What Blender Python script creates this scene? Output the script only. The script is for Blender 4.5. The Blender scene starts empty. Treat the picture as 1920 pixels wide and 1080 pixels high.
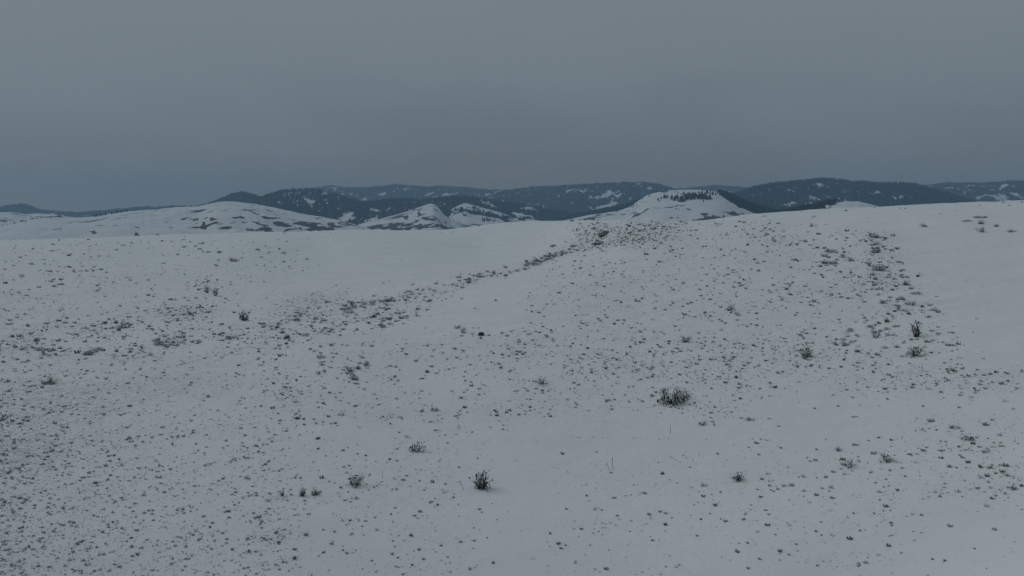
import bpy, math, random
import numpy as np

# ------------------------------------------------------------------ camera, sky, sun, exposure
S = bpy.context.scene
COL = S.collection
F = 1297.0                      # focal length in pixels of a 1920-wide frame
PITCH = math.atan(150.0 / F)    # camera looks a little down
CZ = 20.0                       # height of the drone above datum
cam_d = bpy.data.cameras.new('camera')
cam_d.sensor_width = 36.0
cam_d.lens = 36.0 * F / 1920.0
cam_d.clip_start = 0.5
cam_d.clip_end = 60000
cam = bpy.data.objects.new('camera', cam_d)
COL.objects.link(cam)
cam.location = (0, 0, CZ)
cam.rotation_euler = (math.radians(90) - PITCH, 0, 0)
S.camera = cam
S.view_settings.view_transform = 'Standard'
S.view_settings.look = 'None'
S.view_settings.exposure = 0.0
S.view_settings.gamma = 1.0
S.render.engine = 'CYCLES'
S.cycles.use_denoising = True
S.cycles.max_bounces = 6
S.cycles.diffuse_bounces = 3
S.cycles.volume_bounces = 1
S.cycles.transparent_max_bounces = 8

SUN_EL, SUN_AZ = math.radians(38), math.radians(-65)
W = bpy.data.worlds.new('World')
S.world = W
W.use_nodes = True
nt = W.node_tree
nt.nodes.clear()


def N(t, kind, **kw):
    n = t.nodes.new(kind)
    for k, v in kw.items():
        setattr(n, k, v)
    return n


def L(t, a, ao, b, bi):
    t.links.new(a.outputs[ao], b.inputs[bi])


def ramp(t, stops, interp='LINEAR'):
    r = N(t, 'ShaderNodeValToRGB')
    e = r.color_ramp.elements
    r.color_ramp.interpolation = interp
    while len(e) < len(stops):
        e.new(0.5)
    for el, (p, c) in zip(e, stops):
        el.position = p
        el.color = (c[0], c[1], c[2], 1)
    return r


def math_node(t, op, v=None, clamp=False):
    n = N(t, 'ShaderNodeMath', operation=op, use_clamp=clamp)
    if v is not None:
        n.inputs[1].default_value = v
    return n


tc = N(nt, 'ShaderNodeTexCoord')
sep = N(nt, 'ShaderNodeSeparateXYZ')
L(nt, tc, 'Generated', sep, 0)
# overcast cloud deck: dark and blue towards the horizon, brighter overhead
SKY = [(0.0, (0.185, 0.138, 0.100)), (0.05, (0.136, 0.135, 0.129)), (0.09, (0.135, 0.151, 0.163)), (0.115, (0.141, 0.163, 0.179)),
       (0.19, (0.175, 0.203, 0.220)), (0.40, (0.210, 0.240, 0.260)), (1.0, (0.210, 0.242, 0.264))]
cr = ramp(nt, SKY)
mp = N(nt, 'ShaderNodeMapping')
mp.inputs['Scale'].default_value = (1.8, 1.8, 4.2)
L(nt, tc, 'Generated', mp, 0)
nz = N(nt, 'ShaderNodeTexNoise')
nz.inputs['Scale'].default_value = 1.7
nz.inputs['Detail'].default_value = 5
nz.inputs['Roughness'].default_value = 0.5
L(nt, mp, 0, nz, 'Vector')
off = math_node(nt, 'MULTIPLY_ADD')
off.inputs[1].default_value = 0.13
off.inputs[2].default_value = -0.07
L(nt, nz, 'Fac', off, 0)
# the deck is thinner (brighter) to either side than over the far mountains
axa = math_node(nt, 'ABSOLUTE')
L(nt, sep, 'X', axa, 0)
ax = math_node(nt, 'MULTIPLY', 0.075)
L(nt, axa, 0, ax, 0)
a1 = math_node(nt, 'ADD')
L(nt, off, 0, a1, 0)
L(nt, ax, 0, a1, 1)
a2 = math_node(nt, 'ADD', clamp=True)
L(nt, sep, 'Z', a2, 0)
L(nt, a1, 0, a2, 1)
L(nt, a2, 0, cr, 'Fac')
bg1 = N(nt, 'ShaderNodeBackground')
bg1.inputs['Strength'].default_value = 1.0
L(nt, cr, 'Color', bg1, 'Color')
sky = N(nt, 'ShaderNodeTexSky')
sky.sky_type = 'NISHITA'
sky.sun_disc = False
sky.sun_elevation = SUN_EL
sky.sun_rotation = SUN_AZ
bg2 = N(nt, 'ShaderNodeBackground')
bg2.inputs['Strength'].default_value = 0.05
L(nt, sky, 'Color', bg2, 'Color')
mixw = N(nt, 'ShaderNodeMixShader')
mixw.inputs['Fac'].default_value = 0.06      # a little of the clear sky's colour leaks through the deck
L(nt, bg1, 0, mixw, 1)
L(nt, bg2, 0, mixw, 2)
ow = N(nt, 'ShaderNodeOutputWorld')
L(nt, mixw, 0, ow, 'Surface')

sun_d = bpy.data.lights.new('sun', 'SUN')
sun_d.energy = 0.64
sun_d.angle = math.radians(28)
sun_d.color = (1.0, 0.97, 0.93)
sun = bpy.data.objects.new('sun', sun_d)
COL.objects.link(sun)
sun.rotation_euler = (math.radians(90) - SUN_EL, 0, -SUN_AZ + math.pi)

# ------------------------------------------------------------------ helpers
rng = np.random.default_rng(7)
random.seed(7)
CP, SP = math.cos(PITCH), math.sin(PITCH)


def ray(px, py):
    """azimuth and slope of the sight line through a pixel of the 1920x1080 frame"""
    x = (np.asarray(px, float) - 960) / F
    y = -(np.asarray(py, float) - 540) / F
    dx, dy, dz = x, CP + y * SP, -SP + y * CP
    return np.arctan2(dx, dy), dz / np.hypot(dx, dy)


def project(X, Y, Z):
    z = Z - CZ
    d = Y * CP - z * SP
    v = Y * SP + z * CP
    d = np.maximum(d, 1e-3)
    return 960 + F * X / d, 540 - F * v / d


def _hash(ix, iy, seed):
    h = (ix.astype(np.int64) * 374761393 + iy.astype(np.int64) * 668265263 + seed * 1274126177) & 0xFFFFFFFF
    h = ((h ^ (h >> 13)) * 1274126177) & 0xFFFFFFFF
    h = h ^ (h >> 16)
    return (h & 0xFFFF) / 65535.0


def vnoise(x, y, seed=0):
    ix, iy = np.floor(x), np.floor(y)
    fx, fy = x - ix, y - iy
    fx = fx * fx * fx * (fx * (fx * 6 - 15) + 10)
    fy = fy * fy * fy * (fy * (fy * 6 - 15) + 10)
    a, b = _hash(ix, iy, seed), _hash(ix + 1, iy, seed)
    c, d = _hash(ix, iy + 1, seed), _hash(ix + 1, iy + 1, seed)
    return (a + (b - a) * fx) * (1 - fy) + (c + (d - c) * fx) * fy


def fbm(x, y, seed=0, octs=4, gain=0.5):
    s, a, t = 0, 1, 0
    for o in range(octs):
        s = s + a * vnoise(x * 2 ** o + 17.3 * o, y * 2 ** o - 9.1 * o, seed + o)
        t += a
        a *= gain
    return s / t * 2 - 1


def mesh_from(name, V, faces, mat, attrs=None, smooth=True):
    V = np.asarray(V, np.float32)
    faces = np.asarray(faces, np.int32)
    me = bpy.data.meshes.new(name)
    n, k = faces.shape
    me.vertices.add(len(V))
    me.vertices.foreach_set('co', V.ravel())
    me.loops.add(n * k)
    me.loops.foreach_set('vertex_index', faces.ravel())
    me.polygons.add(n)
    me.polygons.foreach_set('loop_start', np.arange(0, n * k, k, dtype=np.int32))
    me.polygons.foreach_set('loop_total', np.full(n, k, np.int32))
    me.polygons.foreach_set('use_smooth', np.full(n, smooth, bool))
    for an, av in (attrs or {}).items():
        av = np.asarray(av, np.float32)
        if av.ndim == 1:
            at = me.attributes.new(an, 'FLOAT', 'POINT')
            at.data.foreach_set('value', av)
        else:
            at = me.attributes.new(an, 'FLOAT_COLOR', 'POINT')
            at.data.foreach_set('color', np.c_[av, np.ones(len(av))].astype(np.float32).ravel())
    me.update(calc_edges=True)
    me.validate()
    if mat:
        me.materials.append(mat)
    return me


def link(name, data, parent=None, kind=None, label=None, cat=None, group=None, loc=None):
    o = bpy.data.objects.new(name, data)
    COL.objects.link(o)
    if parent:
        o.parent = parent
    if loc is not None:
        o.location = loc
    for k, v in (('kind', kind), ('label', label), ('category', cat), ('group', group)):
        if v:
            o[k] = v
    return o


def grid_faces(na, nr):
    i = np.arange(na - 1)[:, None] * nr + np.arange(nr - 1)[None, :]
    i = i.ravel()
    return np.c_[i, i + nr, i + nr + 1, i + 1]


# ------------------------------------------------------------------ materials
def new_mat(name):
    m = bpy.data.materials.new(name)
    m.use_nodes = True
    t = m.node_tree
    b = t.nodes['Principled BSDF']
    b.inputs['Roughness'].default_value = 0.9
    b.inputs['Specular IOR Level'].default_value = 0.15
    return m, t, b


def noise(t, vec, scale, detail=3, rough=0.55):
    n = N(t, 'ShaderNodeTexNoise')
    n.inputs['Scale'].default_value = scale
    n.inputs['Detail'].default_value = detail
    n.inputs['Roughness'].default_value = rough
    if vec is not None:
        L(t, vec[0], vec[1], n, 'Vector')
    return n


def mixc(t, fac, a, b):
    m = N(t, 'ShaderNodeMix', data_type='RGBA')
    if isinstance(fac, tuple):
        L(t, fac[0], fac[1], m, 0)
    else:
        m.inputs[0].default_value = fac
    for i, c in ((6, a), (7, b)):
        if isinstance(c[0], (int, float)):
            m.inputs[i].default_value = (*c, 1)
        else:
            L(t, c[0], c[1], m, i)
    return m


SNOW = (0.74, 0.785, 0.80)

# near snow: wind-packed snow, straw and twigs showing through where the cover is thin
M_snow, t, b = new_mat('snow')
geo = N(t, 'ShaderNodeNewGeometry')
P = (geo, 'Position')
at = N(t, 'ShaderNodeAttribute', attribute_name='thin')
big = noise(t, P, 0.035, 4)
rip_m = N(t, 'ShaderNodeMapping')
rip_m.inputs['Rotation'].default_value = (0, 0, math.radians(18))
rip_m.inputs['Scale'].default_value = (0.25, 1.0, 1.0)
L(t, geo, 'Position', rip_m, 0)
rip = noise(t, (rip_m, 0), 0.16, 6, 0.62)
tint0 = mixc(t, (big, 'Fac'), (0.67, 0.735, 0.765), (0.78, 0.81, 0.82))
tint1 = mixc(t, (rip, 'Fac'), (0.57, 0.635, 0.665), (0.88, 0.90, 0.905))
tint = mixc(t, 0.5, (tint0, 2), (tint1, 2))
fine = noise(t, P, 1.3, 6, 0.74)
mpn = N(t, 'ShaderNodeMapping')
mpn.inputs['Rotation'].default_value = (0, 0, math.radians(28))
mpn.inputs['Scale'].default_value = (0.9, 3.0, 1.0)
L(t, geo, 'Position', mpn, 0)
fine2 = noise(t, (mpn, 0), 1.1, 5, 0.68)
fmax = math_node(t, 'MAXIMUM')
L(t, fine, 'Fac', fmax, 0)
L(t, fine2, 'Fac', fmax, 1)
th = N(t, 'ShaderNodeMapRange')
th.inputs['From Min'].default_value = 0.0
th.inputs['From Max'].default_value = 1.0
th.inputs['To Min'].default_value = 0.64
th.inputs['To Max'].default_value = 0.485
L(t, at, 'Fac', th, 'Value')
sub = math_node(t, 'SUBTRACT')
L(t, fmax, 0, sub, 0)
L(t, th, 0, sub, 1)
mul0 = math_node(t, 'MULTIPLY', 6.5, True)
L(t, sub, 0, mul0, 0)
mul = math_node(t, 'MULTIPLY', 0.55)
L(t, mul0, 0, mul, 0)
straw_n = noise(t, P, 0.8, 3)
straw = mixc(t, (straw_n, 'Fac'), (0.13, 0.13, 0.125), (0.27, 0.26, 0.24))
colr = mixc(t, (mul, 0), (tint, 2), (straw, 2))
L(t, colr, 2, b, 'Base Color')
bmp = N(t, 'ShaderNodeBump')
bmp.inputs['Strength'].default_value = 0.35
bmp.inputs['Distance'].default_value = 0.25
hn = noise(t, P, 0.9, 6, 0.6)
L(t, hn, 'Fac', bmp, 'Height')
L(t, bmp, 0, b, 'Normal')


def cover_mat(name, dark1, dark2, nscale, edge=0.5):
    """snow with dark ground cover where the surface's 'cover' value is high"""
    m, t, b = new_mat(name)
    geo = N(t, 'ShaderNodeNewGeometry')
    P = (geo, 'Position')
    at = N(t, 'ShaderNodeAttribute', attribute_name='cover')
    n1 = noise(t, P, nscale, 5, 0.65)
    s = math_node(t, 'MULTIPLY_ADD')
    s.inputs[1].default_value = edge
    s.inputs[2].default_value = -edge / 2 - 0.5
    L(t, n1, 'Fac', s, 0)
    ad = math_node(t, 'ADD')
    L(t, at, 'Fac', ad, 0)
    L(t, s, 0, ad, 1)
    mu = math_node(t, 'MULTIPLY_ADD', 6.0, True)
    mu.inputs[2].default_value = 0.5
    L(t, ad, 0, mu, 0)
    n2 = noise(t, P, nscale * 2.5, 4)
    dk = mixc(t, (n2, 'Fac'), dark1, dark2)
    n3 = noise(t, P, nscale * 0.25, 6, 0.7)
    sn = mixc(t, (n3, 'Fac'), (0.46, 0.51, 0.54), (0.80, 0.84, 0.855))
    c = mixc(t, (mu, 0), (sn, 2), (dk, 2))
    L(t, c, 2, b, 'Base Color')
    return m


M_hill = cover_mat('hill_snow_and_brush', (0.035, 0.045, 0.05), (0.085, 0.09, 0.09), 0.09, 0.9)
M_mount = cover_mat('mountain_snow_undergrowth_painted_shade', (0.015, 0.028, 0.032), (0.035, 0.046, 0.05), 0.11, 0.9)  # dark colour is undergrowth plus the forest floor's shade, painted in


def veg_mat(name, a, bcol, scale=3.0, attr=False):
    m, t, b = new_mat(name)
    geo = N(t, 'ShaderNodeNewGeometry')
    n1 = noise(t, (geo, 'Position'), scale, 3)
    oi = N(t, 'ShaderNodeObjectInfo')
    mx = math_node(t, 'ADD')
    L(t, n1, 'Fac', mx, 0)
    L(t, oi, 'Random', mx, 1)
    hf = math_node(t, 'MULTIPLY', 0.5)
    L(t, mx, 0, hf, 0)
    c = mixc(t, (hf, 0), a, bcol)
    if attr:
        av = N(t, 'ShaderNodeAttribute', attribute_name='tone')
        c2 = mixc(t, (av, 'Fac'), (c, 2), (0.42, 0.43, 0.43))
        c = c2
    L(t, c, 2, b, 'Base Color')
    return m


M_twig = veg_mat('dark_twig_bark', (0.036, 0.033, 0.032), (0.075, 0.068, 0.062))
M_leaf = veg_mat('sagebrush_leaf', (0.045, 0.054, 0.05), (0.115, 0.12, 0.108))
M_cover = veg_mat('sagebrush_twigs', (0.028, 0.032, 0.033), (0.10, 0.095, 0.09), 0.7, True)
M_grass = veg_mat('dry_grass', (0.10, 0.098, 0.092), (0.21, 0.20, 0.18), 0.7)
M_needle = veg_mat('conifer_needles', (0.012, 0.022, 0.022), (0.026, 0.040, 0.036), 0.3)
M_bark = veg_mat('conifer_bark', (0.04, 0.033, 0.03), (0.07, 0.06, 0.05))
M_frost = veg_mat('snow_on_twigs', (0.62, 0.65, 0.67), (0.76, 0.78, 0.79))

M_rock, t, b = new_mat('dark_rock')
geo = N(t, 'ShaderNodeNewGeometry')
n1 = noise(t, (geo, 'Position'), 2.0, 6, 0.65)
rk = ramp(t, [(0.3, (0.022, 0.02, 0.018)), (0.55, (0.07, 0.055, 0.043)), (0.8, (0.13, 0.11, 0.095))])
L(t, n1, 'Fac', rk, 'Fac')
sx = N(t, 'ShaderNodeSeparateXYZ')
L(t, geo, 'Normal', sx, 0)
ad = math_node(t, 'MULTIPLY_ADD')
ad.inputs[1].default_value = 0.5
L(t, n1, 'Fac', ad, 0)
L(t, sx, 'Z', ad, 2)
cap = N(t, 'ShaderNodeMapRange')
cap.inputs['From Min'].default_value = 1.08
cap.inputs['From Max'].default_value = 1.16
L(t, ad, 0, cap, 'Value')
c = mixc(t, (cap, 0), (rk, 'Color'), SNOW)
L(t, c, 2, b, 'Base Color')

# ------------------------------------------------------------------ foreground hillside
# control points: pixel and ground distance of places one can pick out on the slope
CREST = [(-420, 462, 400), (-150, 456, 400), (0, 450, 400), (120, 448, 400), (240, 443, 400), (330, 440, 400), (480, 435, 400),
         (600, 433, 400), (650, 431, 405), (720, 431, 410), (850, 429, 415), (900, 423, 415), (960, 416, 410), (1040, 414, 400),
         (1090, 411, 380), (1140, 413, 330), (1200, 413, 315), (1270, 415, 315), (1320, 415, 315), (1360, 409, 315), (1400, 402, 310),
         (1440, 400, 308), (1520, 393, 303), (1580, 390, 300), (1680, 386, 297), (1760, 381, 294), (1920, 375, 290),
         (2100, 370, 285), (2400, 366, 280)]
PTS = [(-500, 1080, 37), (0, 1080, 35.5), (480, 1080, 34), (960, 1080, 33), (1440, 1080, 33), (1920, 1080, 33), (2400, 1080, 33),
       (0, 944, 46), (480, 944, 43), (960, 944, 42), (1440, 944, 42), (1920, 944, 42),
       (-500, 800, 66), (0, 800, 65), (480, 800, 60), (960, 800, 58), (1440, 800, 57.5), (1920, 800, 57), (2400, 800, 57),
       (0, 700, 88), (480, 705, 82), (800, 700, 79), (1200, 700, 77.5), (1600, 700, 77), (1920, 700, 76),
       (-400, 650, 108), (0, 650, 106), (300, 650, 103), (600, 640, 100), (1000, 640, 94.5), (1400, 640, 93), (1800, 640, 92), (2300, 640, 90),
       # the draw
       (0, 628, 121), (330, 632, 114), (560, 592, 138), (760, 555, 168), (900, 520, 205), (1050, 485, 250), (1095, 462, 285),
       # far side of the draw
       (0, 580, 158), (300, 580, 158), (480, 570, 168), (0, 520, 230), (300, 520, 232), (600, 520, 235), (800, 500, 262),
       (0, 475, 320), (300, 470, 320), (600, 470, 320), (900, 460, 340), (1010, 440, 350),
       # near hill, right of the draw
       (900, 580, 124), (1100, 570, 121), (1400, 570, 120), (1700, 570, 121), (1920, 570, 122), (2350, 570, 120),
       (1050, 520, 163), (1200, 510, 164), (1400, 500, 166), (1600, 500, 165), (1800, 500, 165), (1920, 500, 166), (2350, 500, 165),
       (1180, 455, 235), (1300, 450, 232), (1500, 445, 225), (1700, 440, 220), (1920, 440, 218), (2350, 430, 212)]
cpa, cpl, cpz = [], [], []
for (px, py, r) in CREST + PTS:
    a, s = ray(px, py)
    cpa.append(float(a)); cpl.append(math.log(r)); cpz.append(float(s) * r)
for (px, py, r) in CREST:
    a, s = ray(px, py)
    for k, dz in ((1.35, -18), (1.9, -65), (2.6, -120)):
        cpa.append(float(a)); cpl.append(math.log(r * k)); cpz.append(float(s) * r + dz)
for a in np.radians([-65, -50, -35, -17, 0, 17, 35, 50, 65]):
    for r, z in ((3, -16.5), (10, -17.6), (20, -18.2)):
        cpa.append(a); cpl.append(math.log(r)); cpz.append(z)
CA = np.array(cpa) * 3.0
CL = np.array(cpl)
Zc = np.array(cpz)


def tps(d2):
    return 0.5 * d2 * np.log(d2 + 1e-12)


n = len(CA)
K = tps((CA[:, None] - CA) ** 2 + (CL[:, None] - CL) ** 2) + np.eye(n) * 0.004
Pm = np.c_[np.ones(n), CA, CL]
sol = np.linalg.solve(np.block([[K, Pm], [Pm.T, np.zeros((3, 3))]]), np.r_[Zc, np.zeros(3)])
NA, NR = 860, 820
AZ = np.radians(np.linspace(-60, 60, NA))
RR = np.exp(np.linspace(math.log(3.0), math.log(1000), NR))
# coarse solve, then refine bilinearly in (azimuth, log r): the surface is smooth
na2, nr2 = 216, 206
az2 = np.linspace(AZ[0], AZ[-1], na2)
lr2 = np.linspace(math.log(3.0), math.log(1000), nr2)
ga, gl = np.meshgrid(az2 * 3.0, lr2, indexing='ij')
zc2 = sol[n] + sol[n + 1] * ga + sol[n + 2] * gl
for i in range(n):
    zc2 += sol[i] * tps((ga - CA[i]) ** 2 + (gl - CL[i]) ** 2)


def cubic_up(A, m, axis):
    A = np.moveaxis(A, axis, 0)
    k = A.shape[0]
    x = np.linspace(0, k - 1, m)
    i = np.clip(np.floor(x).astype(int), 0, k - 2)
    f = (x - i)[:, None]
    p0, p1, p2, p3 = A[np.maximum(i - 1, 0)], A[i], A[i + 1], A[np.minimum(i + 2, k - 1)]
    o = p1 + 0.5 * f * (p2 - p0 + f * (2 * p0 - 5 * p1 + 4 * p2 - p3 + f * (3 * (p1 - p2) + p3 - p0)))
    return np.moveaxis(o, 0, axis)


ZG = cubic_up(cubic_up(zc2, NA, 0), NR, 1)
GA, GR = np.meshgrid(AZ, RR, indexing='ij')
GX, GY = GR * np.sin(GA), GR * np.cos(GA)
amp = np.clip(GR / 120, 0.25, 1.0)
ZG = ZG + amp * (0.35 * fbm(GX / 16, GY / 16, 3, 4) + 0.13 * fbm(GX / 3.1, GY / 3.1, 11, 3) + 0.055 * fbm(GX / 0.9, GY / 0.9, 21, 2))
# wind-packed ripples running across the slope
cw, sw = math.cos(0.35), math.sin(0.35)
ZG = ZG + amp * 0.16 * fbm((GX * cw + GY * sw) / 9, (-GX * sw + GY * cw) / 2.2, 51, 4, 0.55) * np.clip(0.5 + fbm(GX / 30, GY / 30, 57, 2), 0, 1)
ZG = ZG + CZ
SL = (ZG - CZ) / GR            # slope of the sight line to every ground vertex
HOR = np.maximum.accumulate(SL, axis=1)


def ground_at(px, py):
    """where the sight lines through these pixels first meet the hillside -> X, Y, Z, r (nan where they pass above it)"""
    a, s = ray(px, py)
    fa = (a - AZ[0]) / (AZ[1] - AZ[0])
    i = np.clip(np.round(fa).astype(int), 0, NA - 1)
    col = HOR[i]
    j = (col < s[:, None]).sum(1)
    ok = (j < NR - 1) & (j > 0)
    jj = np.clip(j, 1, NR - 1)
    k = np.arange(len(i))
    s0, s1 = col[k, jj - 1], col[k, jj]
    f = np.clip((s - s0) / np.maximum(s1 - s0, 1e-9), 0, 1)
    r = RR[jj - 1] + (RR[jj] - RR[jj - 1]) * f
    z = ZG[i, jj - 1] + (ZG[i, jj] - ZG[i, jj - 1]) * f
    r = np.where(ok, r, np.nan)
    return r * np.sin(a), r * np.cos(a), z, r


VX, VY = project(GX, GY, ZG)


def blob(px, py, cx, cy, rx, ry, rot=0.0):
    c, s_ = math.cos(math.radians(rot)), math.sin(math.radians(rot))
    u = ((px - cx) * c + (py - cy) * s_) / rx
    v = (-(px - cx) * s_ + (py - cy) * c) / ry
    return np.exp(-(u * u + v * v))


THIN = [  # where the snow is thin and straw shows: centre, radii, tilt, amount
    (60, 800, 260, 130, -20, 0.95), (30, 700, 200, 60, -8, 0.5), (250, 740, 260, 70, -12, 0.65), (480, 680, 200, 40, -6, 0.5),
    (120, 900, 240, 60, -10, 0.6), (340, 590, 60, 18, 0, 0.8), (110, 620, 140, 25, -6, 0.7), (580, 565, 90, 25, -8, 0.75),
    (700, 580, 240, 22, -16, 0.6), (1150, 445, 80, 28, -10, 0.85), (1240, 425, 60, 12, 0, 0.5), (1200, 690, 260, 60, 4, 0.35),
    (1330, 480, 230, 60, 0, 0.3), (1650, 560, 120, 60, 20, 0.35), (1870, 706, 90, 18, 3, 0.7), (1680, 715, 180, 25, 3, 0.4),
    (1120, 780, 220, 40, 4, 0.3), (680, 920, 160, 40, 0, 0.45), (1420, 905, 220, 60, 0, 0.3), (1820, 880, 180, 80, 0, 0.35),
    (300, 520, 300, 50, 0, 0.28), (1450, 640, 260, 70, 0, 0.3), (560, 745, 160, 40, 10, 0.3)]
THIN += [(gx_, gy_, 60, 11, -16, 0.85) for (gx_, gy_) in ((60, 655), (165, 662), (280, 655), (340, 635), (420, 626), (520, 606), (580, 592), (640, 580), (700, 570), (760, 558), (820, 545), (880, 530), (930, 515), (975, 501), (1020, 488), (1060, 473))]
thin = np.zeros_like(VX)
for (cx, cy, rx, ry, rot, k) in THIN:
    thin = np.maximum(thin, 1.2 * k * blob(VX, VY, cx, cy, rx, ry, rot))
thin = np.clip(thin * (0.75 + 0.5 * fbm(GX / 9, GY / 9, 41, 3)), 0, 1)
V = np.c_[GX.ravel(), GY.ravel(), ZG.ravel()]
me = mesh_from('hillside', V, grid_faces(NA, NR), M_snow, {'thin': thin.ravel()})
link('snowy_hillside', me, kind='structure')

# ------------------------------------------------------------------ valley floor, out to the horizon
ZB = CZ - 170.0
vx, vy = np.meshgrid(np.linspace(-3350, 3350, 140), np.linspace(250, 6700, 130), indexing='ij')
vz = ZB + 6 * fbm(vx / 300, vy / 300, 5, 3) - 5
cv = np.clip(0.5 + 0.9 * fbm(vx / 400, vy / 400, 77, 3), 0, 1)
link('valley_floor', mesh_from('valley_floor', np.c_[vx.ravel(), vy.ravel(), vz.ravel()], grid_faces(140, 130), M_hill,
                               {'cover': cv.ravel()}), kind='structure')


# ------------------------------------------------------------------ hills and mountains behind
class Ridge:
    pass


def ridge(name, sky_pts, D, w, mat, cover, base_cover, seed, rough=0.5, gully=0.18, patch=0.0, patch_scale=200, step=1.5, rows=120,
          prof=0.9, mottle=0.0):
    px = np.arange(sky_pts[0][0], sky_pts[-1][0] + step, step)
    sp = np.array(sky_pts, float)
    py = np.interp(px, sp[:, 0], sp[:, 1])
    kw = 9
    ker = np.hanning(kw + 2)[1:-1]
    ker /= ker.sum()
    py = np.convolve(np.pad(py, kw // 2, mode='edge'), ker, 'valid')
    a, s = ray(px, py)
    zs = D * s + CZ
    zs = zs + (D / F) * rough * fbm(px / 14, px * 0 + seed, seed, 4)
    nb = rows // 3
    t = np.r_[np.linspace(0, 1, rows), 1 + np.linspace(0, 1, nb + 1)[1:]]
    tt, aa = np.meshgrid(t, a)
    z0 = np.repeat(zs[:, None], len(t), 1)
    front = np.minimum(tt, 1)
    p = np.sin(np.pi / 2 * front) ** prof
    back = np.clip(tt - 1, 0, 1)
    p = p * np.cos(np.pi / 2 * back)
    r = D - w + w * tt
    x, y = r * np.sin(aa), r * np.cos(aa)
    g = fbm(x / (w * 0.22), y / (w * 0.5), seed + 5, 4)
    g2 = fbm(x / (w * 0.06), y / (w * 0.1), seed + 9, 3)
    env = np.clip(4 * front * (1 - front), 0, 1)
    p = p - gully * env * (0.6 * np.abs(g) + 0.3 * np.abs(g2)) * front
    z = ZB + (z0 - ZB) * p
    X, Y = project(x, y, z)
    c = np.full_like(x, base_cover)
    hx, hy = x * F / D, r * 0.2 * F / D
    wx = X + 15 * fbm(hx / 16, hy / 9, seed + 50, 4)
    wy = Y + 5.0 * fbm(hx / 13, hy / 7, seed + 60, 4, 0.6)
    streaks = fbm(hx / 30, hy / 3.0, seed + 70, 4, 0.6)
    speck = fbm(hx / 5, hy / 4, seed + 80, 3, 0.7)
    if patch:
        nn = fbm(x / patch_scale, y / patch_scale, seed + 30, 4)
        c = c + patch * nn
        if base_cover > 0.5:
            c = c - 1.5 * np.clip(0.9 * speck + 1.2 * nn + mottle - 0.24, 0, 1)
        else:
            c = c + 0.95 * np.clip(streaks + 0.5 * nn - 0.10, 0, 0.6)
    for (cx, cy, rx, ry, rot, val) in cover:
        m = np.clip(blob(wx, wy, cx, cy, rx, ry, rot) * 1.7 - 0.25, 0, 1)
        c = c * (1 - m) + val * m
    c = np.clip(c, 0, 1)
    me = mesh_from(name, np.c_[x.ravel(), y.ravel(), z.ravel()], grid_faces(len(px), len(t)), mat, {'cover': c.ravel()})
    link(name, me, kind='structure')
    R = Ridge()
    R.x, R.y, R.z, R.c, R.rows, R.X, R.Y, R.D = x, y, z, c, rows, X, Y, D
    return R


# snowy hills of the middle distance; dark patches are brush
left_hill = ridge('snowy_hill', [(-260, 436), (-100, 431), (0, 425), (30, 418), (65, 410), (105, 407), (140, 409), (180, 405), (220, 398), (260, 395),
    (300, 392), (330, 388), (370, 387), (400, 380), (430, 377), (470, 381), (500, 386), (560, 399), (600, 406), (640, 414), (665, 421), (700, 432), (760, 445)],
    1500, 900, M_hill, [
    (346, 409, 12, 1.6, -6, 1), (368, 412, 9, 1.1, 5, 1), (397, 410, 11, 2.4, 0, 1), (380, 420, 6, 3, 0, 1), (382, 426, 5, 3.5, 20, 1),
    (469, 394, 11, 1.8, 5, 1), (480, 400, 10, 1.2, 20, 1), (449, 407, 6, 1.4, 0, 1), (462, 416, 8, 1.2, 5, 1), (485, 420, 14, 1.6, 18, 1),
    (507, 409, 16, 3.0, 6, 1), (522, 407, 10, 1.3, 0, 1), (500, 431, 16, 2.6, 5, 1), (530, 421, 13, 4.5, 8, 1), (560, 418, 18, 3.5, 4, 1),
    (583, 422, 18, 4.5, 10, 1), (610, 428, 22, 4.0, 5, 1), (585, 430, 12, 2, 0, 1), (630, 423, 14, 4.0, 20, 1), (540, 432, 14, 1.6, -10, 1),
    (595, 409, 9, 2, 5, 1), (555, 426, 12, 1.2, 5, 1), (560, 430, 12, 1, 0, 1), (648, 420, 16, 2, 12, 1), (420, 430, 8, 1.4, -12, 1),
    (410, 396, 8, 1, -10, 0.7), (372, 396, 6, 1, -8, .8), (310, 416, 6, 1, -10, 1), (261, 439, 6, 1.6, 0, 1), (291, 440, 5, 1.4, 10, 1), (170, 436, 6, 1.6, 0, 1),
    (133, 418, 7, 1, 0, 1), (110, 431, 9, 1, -5, 1), (473, 429, 10, 2, 10, 1), (255, 426, 10, .8, 3, .8), (308, 427, 14, .7, 0, .7), (200, 424, 30, .8, -2, .62)],
    0.12, 101, rough=0.8, gully=0.17, patch=0.25, patch_scale=90, rows=150)
left_far_hill = ridge('snowy_hill', [(-200, 402), (-60, 397), (0, 398), (25, 398), (48, 402), (65, 400), (90, 401), (110, 398), (122, 404), (150, 408), (180, 412), (240, 425)],
    2400, 800, M_hill, [(35, 400, 8, 1.2, 10, 1), (62, 405, 5, 1, 0, 1), (110, 403, 4, 3, 50, 1), (140, 404, 24, 3.2, 0, 1), (165, 404, 14, 3, 0, 1)], 0.15, 131, patch=0.3, patch_scale=120, rows=60)
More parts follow.
